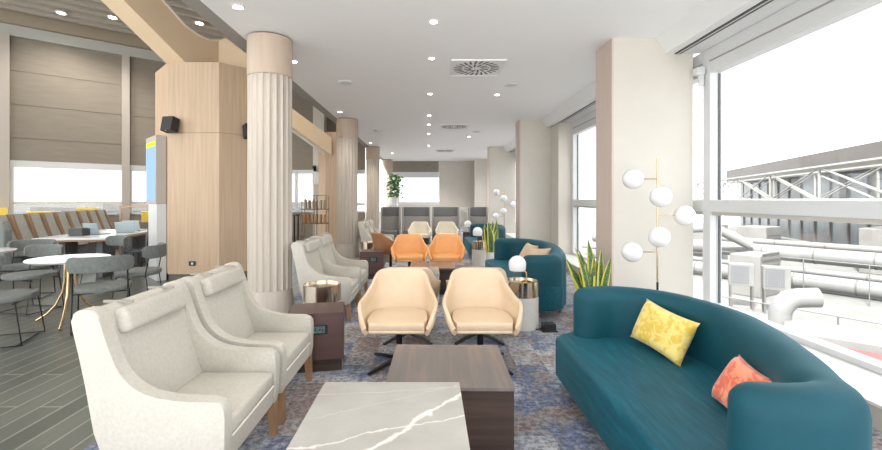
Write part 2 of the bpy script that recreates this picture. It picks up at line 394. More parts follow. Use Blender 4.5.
# along wall local x 0..Ln, y>0 outward
WT=2.36; 
lw=struct('wall_left',MB().box(-3,Ln,0,.2,0,.95,mtx=WM).box(-3,Ln,0,.15,2.55,6.35,mtx=WM),M['shade'])
for z in (3.2,4.15,5.1): MB().box(-3,Ln,-.012,0,z,z+.02,mtx=WM).build('blind_hem',M['shade'],lw)
MB().box(-3,Ln,-.12,.02,6.05,6.35,mtx=WM).build('cornice',M['cornice'],lw)
MB().box(-3,Ln,-.3,.3,6.35,7.25,mtx=WM).build('upper_fascia',M['fasciat'],lw)
def wl(px):  # distance along the wall where a sight line through column px meets it
    k=(px-430)/430
    return (k*A.y-A.x)/(D.x-k*D.y)
posts=[wl(5),wl(125.5),wl(205)]
for t in posts: MB().box(t-.1,t+.1,-.14,.1,0,6.1,mtx=WM).build('wall_post',M['post'],lw)
w6=struct('window_6',MB().box(-3,Ln,0,.12,WT,2.56,mtx=WM).box(-3,Ln,0,.12,1.30,1.38,mtx=WM).box(-3,Ln,0,.12,.9,1.0,mtx=WM),M['frame'])
for t in (wl(11),wl(130)): MB().box(t-.06,t+.06,.0,.12,.95,2.4,mtx=WM).build('mullion',M['frame'],w6)
MB().box(-3,Ln,.06,.07,.95,2.4,mtx=WM).build('pane',M['glass'],w6)
# back wall of the hall, behind the columns
bw=struct('wall_hall_back',MB().box(-7.05,-2.46,16.2,16.4,0,.95).box(-7.05,-2.46,16.2,16.4,2.55,7.2),M['shade'])
w7=struct('window_7',MB().box(-7.05,-2.46,16.22,16.34,2.40,2.56).box(-7.05,-2.46,16.22,16.34,1.2,1.3).box(-7.05,-2.46,16.22,16.34,.93,1.0).box(-5.1,-5.0,16.2,16.34,.95,2.5),M['frame'])
MB().box(-7.05,-2.46,16.28,16.29,.95,2.5).build('pane',M['glass'],w7)
struct('wall_white_post',MB().box(-4.22,-3.82,15.5,15.9,0,5.2),M['wall'])
# slatted ceiling
sc=struct('ceiling_hall',MB().box(-16,-2.28,-3,17,7.25,7.4),M['slatvoid'])
mb=MB()
perp=Vector((D.y,-D.x))
for i in range(36):
    o=A+perp*(.2+i*.52)
    x=Matrix.Translation((o.x,o.y,0))@Matrix.Rotation(wrot,4,'Z')
    mb.box(-6,13,0,.17,6.62,6.78,mtx=x)
# keep slats within the hall (clip at the bulkhead)
bmesh.ops.bisect_plane(mb.b,geom=mb.b.verts[:]+mb.b.edges[:]+mb.b.faces[:],plane_co=(-2.46,0,0),plane_no=(1,0,0),clear_outer=True)
bmesh.ops.bisect_plane(mb.b,geom=mb.b.verts[:]+mb.b.edges[:]+mb.b.faces[:],plane_co=(0,-3,0),plane_no=(0,-1,0),clear_outer=True)
bmesh.ops.bisect_plane(mb.b,geom=mb.b.verts[:]+mb.b.edges[:]+mb.b.faces[:],plane_co=(0,16.2,0),plane_no=(0,1,0),clear_outer=True)
mb.build('slats',M['slat'],sc)
# oak octagonal pillar
def octa(cx,cy,ap,rotd=0): 
    r=ap/math.cos(PI/8); return [(cx+r*math.cos(PI/8+i*PI/4),cy+r*math.sin(PI/8+i*PI/4)) for i in range(8)]
OC=(-4.18,8.69)
op=struct('wall_oak_pillar',MB().prism(octa(*OC,1.086),.12,2.62),M['wood'])
MB().prism(octa(*OC,1.086),2.625,3.87).build('upper_cladding',M['wood'],op)
MB().prism(octa(*OC,1.06),0,.12).build('skirting',M['skirt'],op)
o2=struct('wall_oak_pillar_far',MB().prism(octa(-3.15,14.3,.5),0,3.6),M['wood'])
# arched tan beams
def slopebeam(name,P0,P1,w,h,parent=None):
    P0=Vector(P0);P1=Vector(P1); d=(P1-P0); hz=Vector((d.x,d.y,0)).normalized(); s=Vector((-hz.y,hz.x,0))
    mb=MB(); rows=[]
    for P in (P0,P1):
        rows.append([P,P+s*w,P+s*w+Vector((0,0,h)),P+Vector((0,0,h))])
    v=mb.grid(rows,closed=True); mb.b.faces.new(v[0]); mb.b.faces.new(v[1][::-1]); return mb
# B0 at pillar, heading up and towards the left front
B0=Vector((-4.33,7.6,3.87)); dB=Vector((-.37,-1.0,.63))
mb=MB()
# leg with a flared, curved shoulder: side profile along t (distance), z bottom / z top
prof_t=[2.6,1.6,.8,.3,.0,-.25,-.5,-.70]
bot=[3.87+.63*t if t>0 else 3.87 for t in prof_t]
top=[4.52+.60*t for t in prof_t[:4]]+[4.50,4.43,4.42,4.50]
hz=Vector((-.37,-1,0)); s=Vector((1,-.37,0)).normalized()
rows=[]
for t,b_,tp in zip(prof_t,bot,top):
    P=Vector((-4.33,7.6,0))+hz*t
    w=.42
    rows.append([P+Vector((0,0,b_)),P-s*w+Vector((0,0,b_)),P-s*w+Vector((0,0,tp)),P+Vector((0,0,tp))])
v=mb.grid(rows,closed=True); mb.b.faces.new(v[0]); mb.b.faces.new(v[-1][::-1])
bm1=struct('trim_7',mb,M['tan'])
mb=MB()
q=[(-4.07,8.28,3.87,4.50),(-3.95,8.31,3.87,4.57),(-3.6,8.4,3.87,4.30),(-3.2,8.5,3.87,3.95)]
rows=[[Vector((x,y,a)),Vector((x-.05,y+.5,a)),Vector((x-.05,y+.5,b)),Vector((x,y,b))] for x,y,a,b in q]
v=mb.grid(rows,closed=True); mb.b.faces.new(v[0]); mb.b.faces.new(v[-1][::-1])
mb.build('beam_shoulder',M['tan'],bm1)
rows=[]
mbt=MB().tube([tuple(Vector((-4.33,7.6,0))+hz*t+Vector((0,0,tp+.015))) for t,tp in zip(prof_t,top)],.022,6)
mbt.build('beam_edge',M['edge'],bm1)
# far beam: slanting down to the far oak pillar
mb=slopebeam('b',(-3.3,14.0,2.85),(-6.6,12.2,5.35),.35,.55)
bm2=struct('trim_8',mb,M['tan'])
slopebeam('b',(-3.3,13.97,2.78),(-6.6,12.17,5.28),.05,.09).build('beam_edge',M['white'],bm2)

# fluted columns
def column(cx,cy):
    NF=20; K=8
    def fl(i):
        u=(i%K)/K
        if u<.12 : return 1
        w=(u-.12)/.88*2-1
        return 1-.085*math.sqrt(max(0,1-w*w))
    p=struct('wall_column',MB().lathe([(.258,.33),(.258,2.94)],NF*K,Matrix.Translation((cx,cy,0)),fl),M['flute'])
    MB().lathe([(.28,0),(.28,.24),(.268,.29),(.262,.36)],64,Matrix.Translation((cx,cy,0))).build('column_base',M['flute'],p,smooth=True)
    MB().lathe([(.26,2.93),(.264,2.95),(.264,3.392)],64,Matrix.Translation((cx,cy,0))).build('column_cap',M['capw'],p,smooth=True)
    MB().cyl((cx,cy),.24,3.392,CZ,48).build('shadow_gap',M['gasket'],p)
    return p
for x,y in ((-1.96,5.27),(-2.04,10.6),(-2.15,16.2),(-2.12,21.4)): column(x,y)

# ------------------------------------------------------------------ ceiling fittings
def fixture_round(name,x,y,r,label,glow,group):
    t=thing(name,(x,y,CZ),0,label,'ceiling light' if glow else 'smoke detector',group)
    if glow:
        MB().lathe([(r*.78,-.006),(r,-.012),(r+.012,-.004),(r+.012,0),(r*.78,0)],28).build('trim_ring',M['white'],t)
        MB().cyl((0,0),r*.78,-.008,-.002,24).build('lamp',M['lampon'],t)
    else:
        MB().lathe([(0,-.03),(r*.6,-.028),(r*.9,-.02),(r,0)],28).build('cover',M['frame'],t,smooth=True)
    return t
mids=[(.04,4.75),(.025,5.98),(0,8.0),(-.02,10.07),(-.03,11.3),(-.04,12.9),(-.05,15.75)]
ords=['nearest','second nearest','third','fourth','fifth','sixth','farthest']
for i,(x,y) in enumerate(mids):
    fixture_round('ceiling_downlight',x,y,.046,'%s downlight of the middle row in the white ceiling'%ords[i],True,'downlights in the white ceiling')
for (x,y),o_ in zip([(-1.955,4.38),(-1.94,6.125),(-2.02,9.64),(-2.08,15.0),(-1.6,18.3)],['nearest','second nearest','third','fourth','farthest']):
    fixture_round('ceiling_downlight',x,y,.055,'%s downlight of the row beside the fluted columns'%o_,True,'downlights in the white ceiling')
for (x,y),o_ in zip([(1.26,8.06),(1.22,13.5)],['nearer','farther']):
    fixture_round('ceiling_downlight',x,y,.046,'%s downlight on the window side of the ceiling'%o_,True,'downlights in the white ceiling')
for (x,y),o_ in zip([(-1.41,7.19),(1.38,7.33),(-1.5,12.3),(1.35,12.5)],['nearer flat disc on the column side','nearer flat disc on the window side','farther flat disc on the column side','farther flat disc on the window side']):
    fixture_round('ceiling_detector',x,y,.12,'grey %s of the white ceiling'%o_,False,'flat discs in the ceiling')
vent=None
def make_vent():
    t=thing('ceiling_vent',(0,0,CZ),0,'','ceiling vent','swirl air vents')
    h=.39
    MB().box(-h,h,-h,h,-.012,0).box(-h,h,-h,-h+.02,-.02,-.012).box(-h,h,h-.02,h,-.02,-.012).box(-h,-h+.02,-h,h,-.02,-.012).box(h-.02,h,-h,h,-.02,-.012).build('vent_plate',M['white'],t)
    mb=MB()
    for ring,(r0,r1,n) in enumerate(((.08,.19,12),(.215,.34,24))):
        for k in range(n):
            a=2*PI*(k+.5)/n
            mx=Matrix.Rotation(a,4,'Z')@Matrix.Translation(((r0+r1)/2,0,0))@Matrix.Rotation(R(12),4,'Z')
            mb.box(-(r1-r0)/2,(r1-r0)/2,-.0135,.0135,-.0145,-.0115,mtx=mx)
    mb.build('slots',M['gasket'],t)
    return t
vent=make_vent(); vent.location=(.69,6.42,CZ); vent['label']='nearest square ceiling vent with radial slots'
dup(vent,(.645,11.6,CZ),0,'second square ceiling vent from the viewer'); dup(vent,(.6,17.4,CZ),0,'farthest square ceiling vent')
for (x,y,o_) in ((-10.2,11.9,'leftmost'),(-9.0,12.2,'middle'),(-6.75,12.6,'rightmost')):
    t=thing('slat_ceiling_downlight',(x,y,6.6),0,'%s of the three spots in the slatted ceiling'%o_,'ceiling light','spots in the slatted ceiling')
    MB().lathe([(.085,-.0),(.12,-.02),(.13,.02),(.085,.03)],28).build('trim_ring',M['white'],t)
    MB().cyl((0,0),.085,-.005,.02,24).build('lamp',M['lampon'],t)

# ------------------------------------------------------------------ wing chairs
def make_wing():
    t=thing('wing_armchair',(0,0,0),0,'','armchair')
    W=.363
    lo=[(.03,.6),(.07,.38),(.12,.2),(.60,.2),(.655,.206),(.664,.26),(.667,.44)]
    up=catmull([(.667,.44,0),(.662,.485,0),(.645,.512,0),(.60,.522,0),(.50,.524,0),(.40,.533,0),(.31,.555,0),(.235,.60,0),(.18,.665,0),(.145,.745,0),(.118,.82,0),(.10,.88,0),(.082,.925,0),(.05,.942,0),(.0,.94,0),(-.03,.92,0),(-.03,.87,0),(.0,.74,0),(.03,.6,0)],3)
    prof=lo[:-1]+[(p.x,p.y) for p in up[:-1]]
    mtx=Matrix(((1,0,0,-.333),(0,0,-1,0),(0,1,0,0),(0,0,0,1)))
    for s in (-1,1):
        y0,y1=(-W,-W+.075) if s<0 else (W-.075,W)
        b=MB().prism(prof,-y1,-y0,.014,3,mtx=mtx).build('armrest',M['cream'],t,smooth=True,angle=60)
    # back
    bp=[(-.03,.9),(-.01,.925),(.03,.937),(.07,.925),(.09,.88),(.15,.62),(.235,.36),(.235,.22),(.12,.2),(.07,.38),(.03,.6)]
    MB().prism(bp,-(W-.072),(W-.072),0,mtx=mtx).build('backrest',M['cream'],t,smooth=True,angle=50)
    c=MB().box(-.12,.325,-W+.078,W-.078,.315,.405,.022,3).build('seat_cushion',M['cream'],t,smooth=True)
    MB().box(-.13,.318,-W+.07,W-.07,.2,.315,.01).build('seat_base',M['cream'],t)
    MB().tube([(.325,-W+.09,.318),(.325,W-.09,.318)],.006,6).build('piping',M['creamp'],c)
    # neck bolster
    mx=Matrix.Translation((-.228,0,.858))@Matrix.Rotation(R(-14),4,'Y')
    h=MB().box(-.03,.045,-.255,.255,-.062,.062,.03,4,mtx=mx).build('neck_bolster',M['cream'],t,smooth=True,angle=70)
    for y in (-.17,.17):
        MB().box(-.362,-.215,y-.006,y+.006,.932,.944).build('strap',M['strap'],h)
    for sx in (-1,1):
        for sy in (-1,1):
            mb=MB(); x=.30 if sx>0 else -.20; y=sy*(W-.045)
            mb.grid([[Vector((x+a*.026+sx*0,y+b*.026,.205)) for a,b in ((-1,-1),(1,-1),(1,1),(-1,1))],
                     [Vector((x+sx*.012+a*.02,y+b*.02,0.004)) for a,b in ((-1,-1),(1,-1),(1,1),(-1,1))]],True)
            mb.b.verts.ensure_lookup_table(); mb.b.faces.new(mb.b.verts[0:4]); mb.b.faces.new(mb.b.verts[4:8][::-1])
            mb.build('leg',M['oakleg'],t)
    return t
wing=make_wing(); WX=-1.272
wing.location=(WX,2.325,0); wing['label']='cream wing armchair nearest the viewer, front of its pair'; wing['group']='cream wing armchairs in a row'
for y,l in ((3.105,'cream wing armchair beside the plum brown socket box, behind the nearest one'),
            (5.43,'cream wing armchair right beside the nearest fluted column, behind the metal drum table'),
            (6.18,'cream wing armchair just past the nearest fluted column, second of that pair'),
            (10.1,'cream wing armchair beside the second fluted column, nearer of the far pair'),
            (10.86,'farthest cream wing armchair of the row')):
    dup(wing,(WX,y,0),0,l)

# ------------------------------------------------------------------ swivel tub chairs
def make_tub(m,name='swivel_tub_chair'):
    t=thing(name,(0,0,0),0,'','armchair')
    st=[((0,.20,.355),(0,.335,.79)),((.12,.20,.355),(.125,.335,.79)),((.205,.155,.355),(.222,.305,.778)),((.25,.05,.35),(.268,.19,.68)),
        ((.262,-.08,.345),(.318,.03,.605)),((.262,-.2,.34),(.338,-.14,.578)),((.25,-.28,.335),(.31,-.265,.50)),((.236,-.315,.335),(.262,-.325,.40))]
    st=[((a[0]*.94,a[1],a[2]+.042),(b[0]*.91,b[1],b[2]+(.02 if b[2]<.55 else 0))) for a,b in st]
    full=[((-a[0],a[1],a[2]),(-b[0],b[1],b[2])) for a,b in st[:0:-1]]+st
    bots=catmull([f[0] for f in full],4); tops=catmull([f[1] for f in full],4)
    rows=[]
    for a,b in zip(bots,tops):
        col=[]
        for k in range(7):
            v=k/6; p=a.lerp(b,v); out=Vector((a.x,a.y,0)); 
            if out.length>0: out.normalize()
            p=p+out*.022*math.sin(PI*min(1,v*1.15)); col.append(p)
        rows.append(col)
    mb=MB(); mb.grid(rows); o=mb.build('backrest_shell',m,t,smooth=True,angle=80)
    md=o.modifiers.new('s','SOLIDIFY'); md.thickness=.03; md.offset=1
    md=o.modifiers.new('b','BEVEL'); md.width=.009; md.segments=2; md.limit_method='ANGLE'; md.angle_limit=R(60)
    # pan closing the bottom
    pts=[(p.x*.99,p.y*.99) for p in bots]
    MB().prism(pts,.362,.39,.012,2).build('seat_pan',m,t,smooth=True)
    cp=[(p.x*1.0,p.y*.98) for p in bots]
    MB().prism(cp,.375,.452,.03,5).build('seat_cushion',m,t,smooth=True,angle=60)
    MB().cyl((0,0),.028,.05,.34,20).cyl((0,0),.045,.045,.075,20).cyl((0,0),.07,.335,.362,20).build('pedestal',M['black'],t)
    for k in range(4):
        a=R(45+90*k); mx=Matrix.Rotation(a,4,'Z'); mb=MB()
        v=mb.grid([[mx@Vector((r,y,z)) for y,z in ((-w,z0),(w,z0),(w*.7,z1),(-w*.7,z1))] for r,w,z0,z1 in ((.03,.022,.045,.075),(.2,.019,.028,.05),(.335,.014,.006,.024))],True)
        mb.b.faces.new(v[0]); mb.b.faces.new(v[-1][::-1])
        mb.build('base_leg',M['black'],t)
    return t
GT='swivel tub chairs in the seating groups'
tub=make_tub(M['leather']); tub.location=(-.27,3.76,0); tub['label']='cream leather swivel chair facing the viewer, left one behind the walnut table'; tub['group']=GT
dup(tub,(.44,3.76,0),0,'cream leather swivel chair facing the viewer, right one beside the drum table with lamp')
dup(tub,(-.22,4.49,0),R(180),'cream leather swivel chair turned away, back to back with the left front one')
dup(tub,(.50,4.49,0),R(178),'cream leather swivel chair turned away, back to back with the right front one')
ot=dup(tub,(-.37,7.75,0),R(4),'tan orange leather swivel chair, left of the two orange ones'); recolor(ot,M['leather'],M['orange'])
dup(ot,(.30,7.75,0),R(-4),'tan orange leather swivel chair, right of the two orange ones')
bt=dup(tub,(-.79,8.62,0),R(128),'brown leather chair turned away, left of the orange chairs'); recolor(bt,M['leather'],M['brownl'])
ft=dup(tub,(-.30,12.3,0),R(0),'pale ivory chair in front of the grey booths, left one'); recolor(ft,M['leather'],M['ivory'])
dup(ft,(.48,12.3,0),R(0),'pale ivory chair in front of the grey booths, right one')

# ------------------------------------------------------------------ low tables
def cube_table(name,mtop,mbody,z,x0,x1,y0,y1,label,rz=0):
    cx,cy=(x0+x1)/2,(y0+y1)/2; hx,hy=(x1-x0)/2,(y1-y0)/2
    t=thing(name,(cx,cy,0),rz,label,'coffee table')
    MB().box(-hx,hx,-hy,hy,z-.022,z,.0015,1).build('table_top',mtop,t)
    MB().box(-hx+.004,hx-.004,-hy+.004,hy-.004,.05,z-.022).build('table_body',mbody,t)
    MB().box(-hx+.04,hx-.04,-hy+.04,hy-.04,.004,.05).build('plinth',M['walnut'],t)
    return t
cube_table('marble_coffee_table',M['marble'],M['marble'],.44,-.581,.162,1.63,2.373,'pale grey veined marble coffee table nearest the viewer')
cube_table('walnut_coffee_table',M['walnut_top_sheen'],M['walnut'],.40,-.25,.48,2.40,3.10,'dark walnut cube table between the marble table and the cream swivel chairs',R(-1.2))
cube_table('marble_coffee_table',M['marble'],M['marble'],.44,-.60,.13,5.80,6.42,'grey marble coffee table behind the cream swivel chairs')
cube_table('walnut_coffee_table',M['walnut_top_sheen'],M['walnut'],.41,-.31,.38,6.46,7.12,'walnut cube table in front of the orange chairs')
# side boxes with socket panel
def side_box(x,y,rz,label,w=.46,d=.38,h=.5,panel=True):
    t=thing('side_table_box',(x,y,0),rz,label,'side table')
    MB().box(-w/2,w/2,-d/2,d/2,.11,h,.003,1).build('box_body',M['maroon'],t)
    MB().box(-w/2+.03,w/2-.015,-d/2+.03,d/2-.02,.004,.11).build('plinth',M['walnut'],t)
    if panel:
        px=w*.07
        p=MB().box(px-.068,px+.068,-d/2-.006,-d/2+.002,.325,.405,.002,1).build('socket_panel',M['blackp'],t)
        s=MB().box(px-.045,px+.045,-d/2-.009,-d/2-.005,.338,.392).build('socket_face',M['teal_screen'],p)
        mb=MB()
        for u,v_,w_,h_ in ((-.03,.365,.012,.02),(-.012,.352,.01,.012),(.005,.366,.014,.018),(.028,.36,.012,.024),(-.02,.38,.02,.004),(.015,.383,.03,.004)):
            mb.box(px+u-w_/2,px+u+w_/2,-d/2-.0105,-d/2-.0085,v_-h_/2,v_+h_/2)
        mb.build('socket_holes',M['marks'],p)
    return t
side_box(-.985,3.755,R(10),'plum brown side box with socket panel, beside the cream wing armchairs')
side_box(-1.06,7.92,R(3),'dark brown side box with socket panel, left of the orange chairs',.42,.4)
side_box(1.14,12.45,0,'dark brown side box with a small lamp, in front of the grey booths',.36,.36,.5,False)
# drum tables
def drum(x,y,h,r,label):
    t=thing('drum_side_table',(x,y,0),0,label,'side table','round drum tables')
    MB().lathe([(r*.985,.004),(r*.985,h-.17)],48).build('drum_body',M['drum'],t,smooth=True)
    MB().lathe([(r,h-.17),(r,h),(r-.012,h),(r-.012,h-.02),(0,h-.02)],64).build('metal_band',M['silver'],t,smooth=True)
    return t
drum(1.045,4.88,.53,.185,'round drum table with metal band, beside the right cream swivel chair')
drum(-1.13,4.5,.565,.195,'round drum table with metal band, behind the plum socket box')
drum(1.09,9.38,.53,.18,'round drum table with metal band, at the far sofa beside the snake plant')
drum(-1.33,9.25,.53,.17,'round drum table with metal band, before the far wing armchairs')
# table lamps
def tlamp(x,y,z,s,rz,label):
    t=thing('table_lamp',(x,y,z),rz,label,'lamp','dome table lamps')
    MB().cyl((0,0),.055*s,.0,.012,28).build('lamp_base',M['brass'],t)
    MB().tube([(0,0,.01),(0,0,.10*s),(-.012*s,0,.118*s),(-.09*s,0,.14*s)],.008*s,10).build('lamp_arm',M['brass'],t,smooth=True)
    MB().lathe([(.05*s,.115*s),(.078*s,.12*s),(.08*s,.135*s),(.03*s,.14*s)],32,Matrix.Translation((-.1*s,0,0))).build('shade_holder',M['brass'],t,smooth=True)
    pr=[(.088,.13),(.094,.15),(.098,.2)]+[(.098*math.cos(a),.2+.098*math.sin(a)) for a in [R(k) for k in range(10,90,10)]]+[(0,.298)]
    MB().lathe([(r*s,z_*s) for r,z_ in [(0,.128)]+pr],36,Matrix.Translation((-.1*s,0,0))).build('lamp_shade',M['globe'],t,smooth=True,angle=60)
    return t
tlamp(1.09,4.86,.51,1,R(-12),'white dome lamp on the drum table nearest the viewer')
tlamp(1.15,9.38,.51,1.1,R(-12),'white dome lamp on the drum table beside the snake plant')
tlamp(1.20,12.4,.5,1.1,R(-12),'white dome lamp on the dark box before the booths')

# ------------------------------------------------------------------ sofas
def make_sofa(y0,ylen,label):
    # plan measured for a 1.9 m sofa starting at y=0 (near end)
    base=[(1.205,.10),(1.33,.085),(1.47,.115),(1.535,.25),(1.635,.45),(1.755,.77),(1.83,1.10),(1.80,1.40),(1.71,1.64),(1.55,1.79),(1.37,1.845),(1.20,1.81)]
    ext=ylen-1.95
    def st(y): return y+ (0 if y<.5 else ext*min(1,(y-.5)/.9))
    P=catmull([(x-1.4,st(y)-ylen/2,0) for x,y in base],5)
    t=thing('curved_sofa',(1.4,y0+ylen/2,0),0,label,'sofa','teal velvet curved sofas')
    n=len(P); H=.105
    tan=[(P[min(i+1,n-1)]-P[max(i-1,0)]).normalized() for i in range(n)]
    nor=[Vector((a.y,-a.x,0)) for a in tan]   # outward
    # cross-section (offset, z)
    zs0=.40; zt=.78
    def sec(k,hk): # k width scale, hk height scale
        top=zs0+(zt-zs0)*hk; w=H*k; r=min(w,.095)
        pts=[(-w,zs0),(-w,zs0+(top-r-zs0)*.5),(-w,top-r)]
        for a in range(20,180,20): pts.append((-w*math.cos(R(a)),top-r+r*math.sin(R(a))))
        pts+=[(w,top-r),(w,zs0+(top-r-zs0)*.5),(w,zs0)]
        return pts
    rows=[]
    endn=5
    for e in range(endn):   # rounded near tip
        a=R(90*e/endn); k=max(.12,math.sin(a)); d=-H*math.cos(a)*1.0
        rows.append([P[0]+tan[0]*d+nor[0]*u+Vector((0,0,z)) for u,z in sec(k,.72+.28*math.sin(a)**.6 if e else .72)])
    for i in range(n): rows.append([P[i]+nor[i]*u+Vector((0,0,z)) for u,z in sec(1,1)])
    for e in range(endn-1,-1,-1):
        a=R(90*e/endn); k=max(.12,math.sin(a)); d=H*math.cos(a)
        rows.append([P[-1]+tan[-1]*d+nor[-1]*u+Vector((0,0,z)) for u,z in sec(k,.72+.28*math.sin(a)**.6 if e else .72)])
    mb=MB(); v=mb.grid(rows,closed=True); mb.b.faces.new(v[0]); mb.b.faces.new(v[-1][::-1])
    mb.build('curved_backrest',M['teal2'],t,smooth=True,angle=75)
    outer=[P[i]+nor[i]*(H+.003) for i in range(n)]
    fx=.93-1.4
    foot=[(o.x,o.y) for o in outer]
    # front corners (rounded)
    yn=outer[0].y; yf=outer[-1].y-.04
    foot+= [(outer[-1].x-.08,yf-.035),(fx+.09,yf-.075),(fx+.04,yf-.09),(fx+.012,yf-.115),(fx,yf-.15)]
    foot+= [(fx,yn+.08),(fx+.015,yn+.04),(fx+.05,yn+.012),(fx+.1,yn)]
    MB().prism(foot,.135,.42,.022,3).build('seat',M['teal'],t,smooth=True)
    for x,y in ((fx+.12,yn+.16),(fx+.12,yf-.25),(.26,-ylen/2+.42),(.26,ylen/2-.42)):
        MB().lathe([(.018,.004),(.028,.14)],16,Matrix.Translation((x,y,0))).build('leg',M['oakleg'],t,smooth=True)
    return t
make_sofa(1.46,1.95,'teal velvet curved sofa nearest the viewer, with yellow and coral cushions')
make_sofa(5.06,2.42,'teal velvet curved sofa with two beige cushions behind the nearest snake plant')
make_sofa(9.9,2.0,'farthest teal curved sofa, beyond the second snake plant')

def pillow(name,m,c,w,h,th,mtx,label,seed=0):
    random.seed(seed); mb=MB(); n=14; 
    front=[];back=[]
    for j in range(n+1):
        rf=[];rb=[]
        for i in range(n+1):
            u=i/n*2-1; v=j/n*2-1
            pin=1-.10*(1-abs(u)**2)*abs(v)**3-0; pin2=1-.10*(1-abs(v)**2)*abs(u)**3
            x=u*w/2*pin2; y=v*h/2*pin
            d=th/2*((1-u**4)*(1-v**4))**.55
            d*=1+.05*math.sin(7*u+3*v+seed)
            rf.append(Vector((x,y,d))); rb.append(Vector((x,y,-d)))
        front.append(rf); back.append(rb)
    mb.grid(front); mb.grid([r[::-1] for r in back])
    bmesh.ops.remove_doubles(mb.b,verts=mb.b.verts[:],dist=.0005)
    o=mb.build(name,m,None,smooth=True,angle=100); o.matrix_world=Matrix.Translation(c)@mtx
    tag(o,label,'cushion'); return o
def frame_from(bl,br,tl):
    bl=Vector(bl);br=Vector(br);tl=Vector(tl); x=(br-bl).normalized(); y=(tl-bl); y=(y-x*y.dot(x)).normalized(); z=x.cross(y)
    return Matrix((x,y,z)).transposed().to_4x4()
pillow('cushion',M['yellow_damask'],(1.545,2.86,.575),.47,.30,.13,frame_from((1.40,3.09,.45),(1.50,2.62,.40),(1.51,3.13,.73)),'yellow patterned cushion leaning on the back of the nearest teal sofa',1)
pillow('cushion',M['coral_damask'],(1.495,2.06,.535),.29,.26,.12,frame_from((1.47,2.25,.45),(1.42,1.85,.42),(1.60,2.29,.69)),'coral red patterned cushion beside the near arm of the nearest sofa',2)
pillow('cushion',M['pillowb'],(1.50,6.62,.60),.48,.36,.12,frame_from((1.40,6.85,.42),(1.45,6.4,.42),(1.58,6.9,.74)),'beige cushion with its corner up, farther one on the second teal sofa',3)
pillow('cushion',M['pillowb'],(1.50,6.02,.60),.44,.36,.12,frame_from((1.42,6.22,.42),(1.62,5.85,.45),(1.53,6.3,.75)),'beige cushion nearer the arm of the second teal sofa',4)

# ------------------------------------------------------------------ snake plants
def snake_plant(x,y,leaves,pr,ph,mp_,label):
    t=thing('snake_plant',(x,y,0),0,label,'potted plant')
    MB().lathe([(0,.004),(pr*.8,.004),(pr*.98,ph*.5),(pr,ph),(pr-.02,ph),(pr-.03,ph-.04),(0,ph-.04)],36).build('plant_pot',mp_,t,smooth=True)
    MB().cyl((0,0),pr-.03,ph-.06,ph-.03,24).build('soil',M['soil'],t)
    for bx,by,tx,ty,tz,w,ph_ in leaves:
        mb=MB(); n=9; rows=[]; b=Vector((bx,by,ph-.05)); tp=Vector((tx,ty,tz)); side=Vector((math.cos(ph_),math.sin(ph_),0)); 
        out=Vector((tx-bx,ty-by,0))*.25
        nrm=Vector((-side.y,side.x,0))
        uvl=mb.b.loops.layers.uv.new('UVMap')
        for i in range(n+1):
            s=i/n; p=b.lerp(tp,s)-out*math.sin(PI*s)*.9; wd=w*1.95*(.55+.9*s-.6*s*s)*(1-s**5)+.001
            tw=side*math.cos(.6*s)+nrm*math.sin(.6*s)
            nn=Vector((-tw.y,tw.x,0))
            rows.append([p-tw*wd,p-tw*wd*.5-nn*wd*.18,p-nn*wd*.28,p+tw*wd*.5-nn*wd*.18,p+tw*wd])
        vs=mb.grid(rows)
        for f in mb.b.faces:
            for lp in f.loops:
                for r,row in enumerate(vs):
                    if lp.vert in row: lp[uvl].uv=(row.index(lp.vert)/4,r/n)
        o=mb.build('leaf',M['snake'],t,smooth=True,angle=80)
        md=o.modifiers.new('s','SOLIDIFY'); md.thickness=.004; md.offset=0
    return t
def lf(cx,Y,specs,zb=.0):
    out=[]
    random.seed(3)
    for px,py,w in specs:
        tx=(px-430)/430*Y-cx; tz=1.45-(py-199)/430*Y
        out.append((tx*.35+random.uniform(-.02,.02),random.uniform(-.06,.06),tx,random.uniform(-.1,.1),tz,w,random.uniform(-.5,.5)))
    return out
sp1=[(565,258,.034),(572,246.5,.030),(582,251,.036),(589,240,.030),(594,254,.034),(603,248,.028),(600,262,.036),(614,270,.028),(577,268,.03),(608,256,.026),(586,262,.036),(570,272,.026)]
snake_plant(1.72,4.5,lf(1.72,4.5,sp1),.17,.34,M['pot'],'snake plant with yellow edged leaves at the far end of the nearest sofa')
sp2=[(484,224,.04),(487,220,.04),(490,223,.05),(493,221,.04),(497,219,.045),(498,228,.04),(486,232,.045),(494,230,.05),(491,229,.05),(489,226,.05)]
snake_plant(1.26,8.85,lf(1.26,8.85,sp2),.11,.36,M['potw'],'snake plant in a slim white pot beyond the second sofa')
# far hanging plant on a plinth
t=thing('bushy_plant',(-1.6,19,0),0,'leafy green plant on a white plinth by the far window','potted plant')
MB().box(-.18,.18,-.18,.18,.004,1.2).build('plinth',M['potw'],t)
MB().lathe([(0,1.2),(.13,1.2),(.17,1.52),(.14,1.52),(0,1.5)],24).build('plant_pot',M['potw'],t)
random.seed(5); mb=MB()
for i in range(420):
    a=random.uniform(0,2*PI); r=random.uniform(0,.38); z=1.55+random.uniform(0,1.0)*(1-.3*r); p=Vector((r*math.cos(a)+.05,r*math.sin(a),z))
    d=Vector((random.uniform(-1,1),random.uniform(-1,1),random.uniform(-.7,.7))).normalized(); s=d.cross(Vector((.3,.2,1))).normalized()*.05; l=.17
    q=[mb.b.verts.new(v) for v in (p,p+d*l*.5+s,p+d*l+Vector((0,0,-.03)),p+d*l*.5-s)]; mb.b.faces.new(q)
mb.build('foliage',M['green'],t)

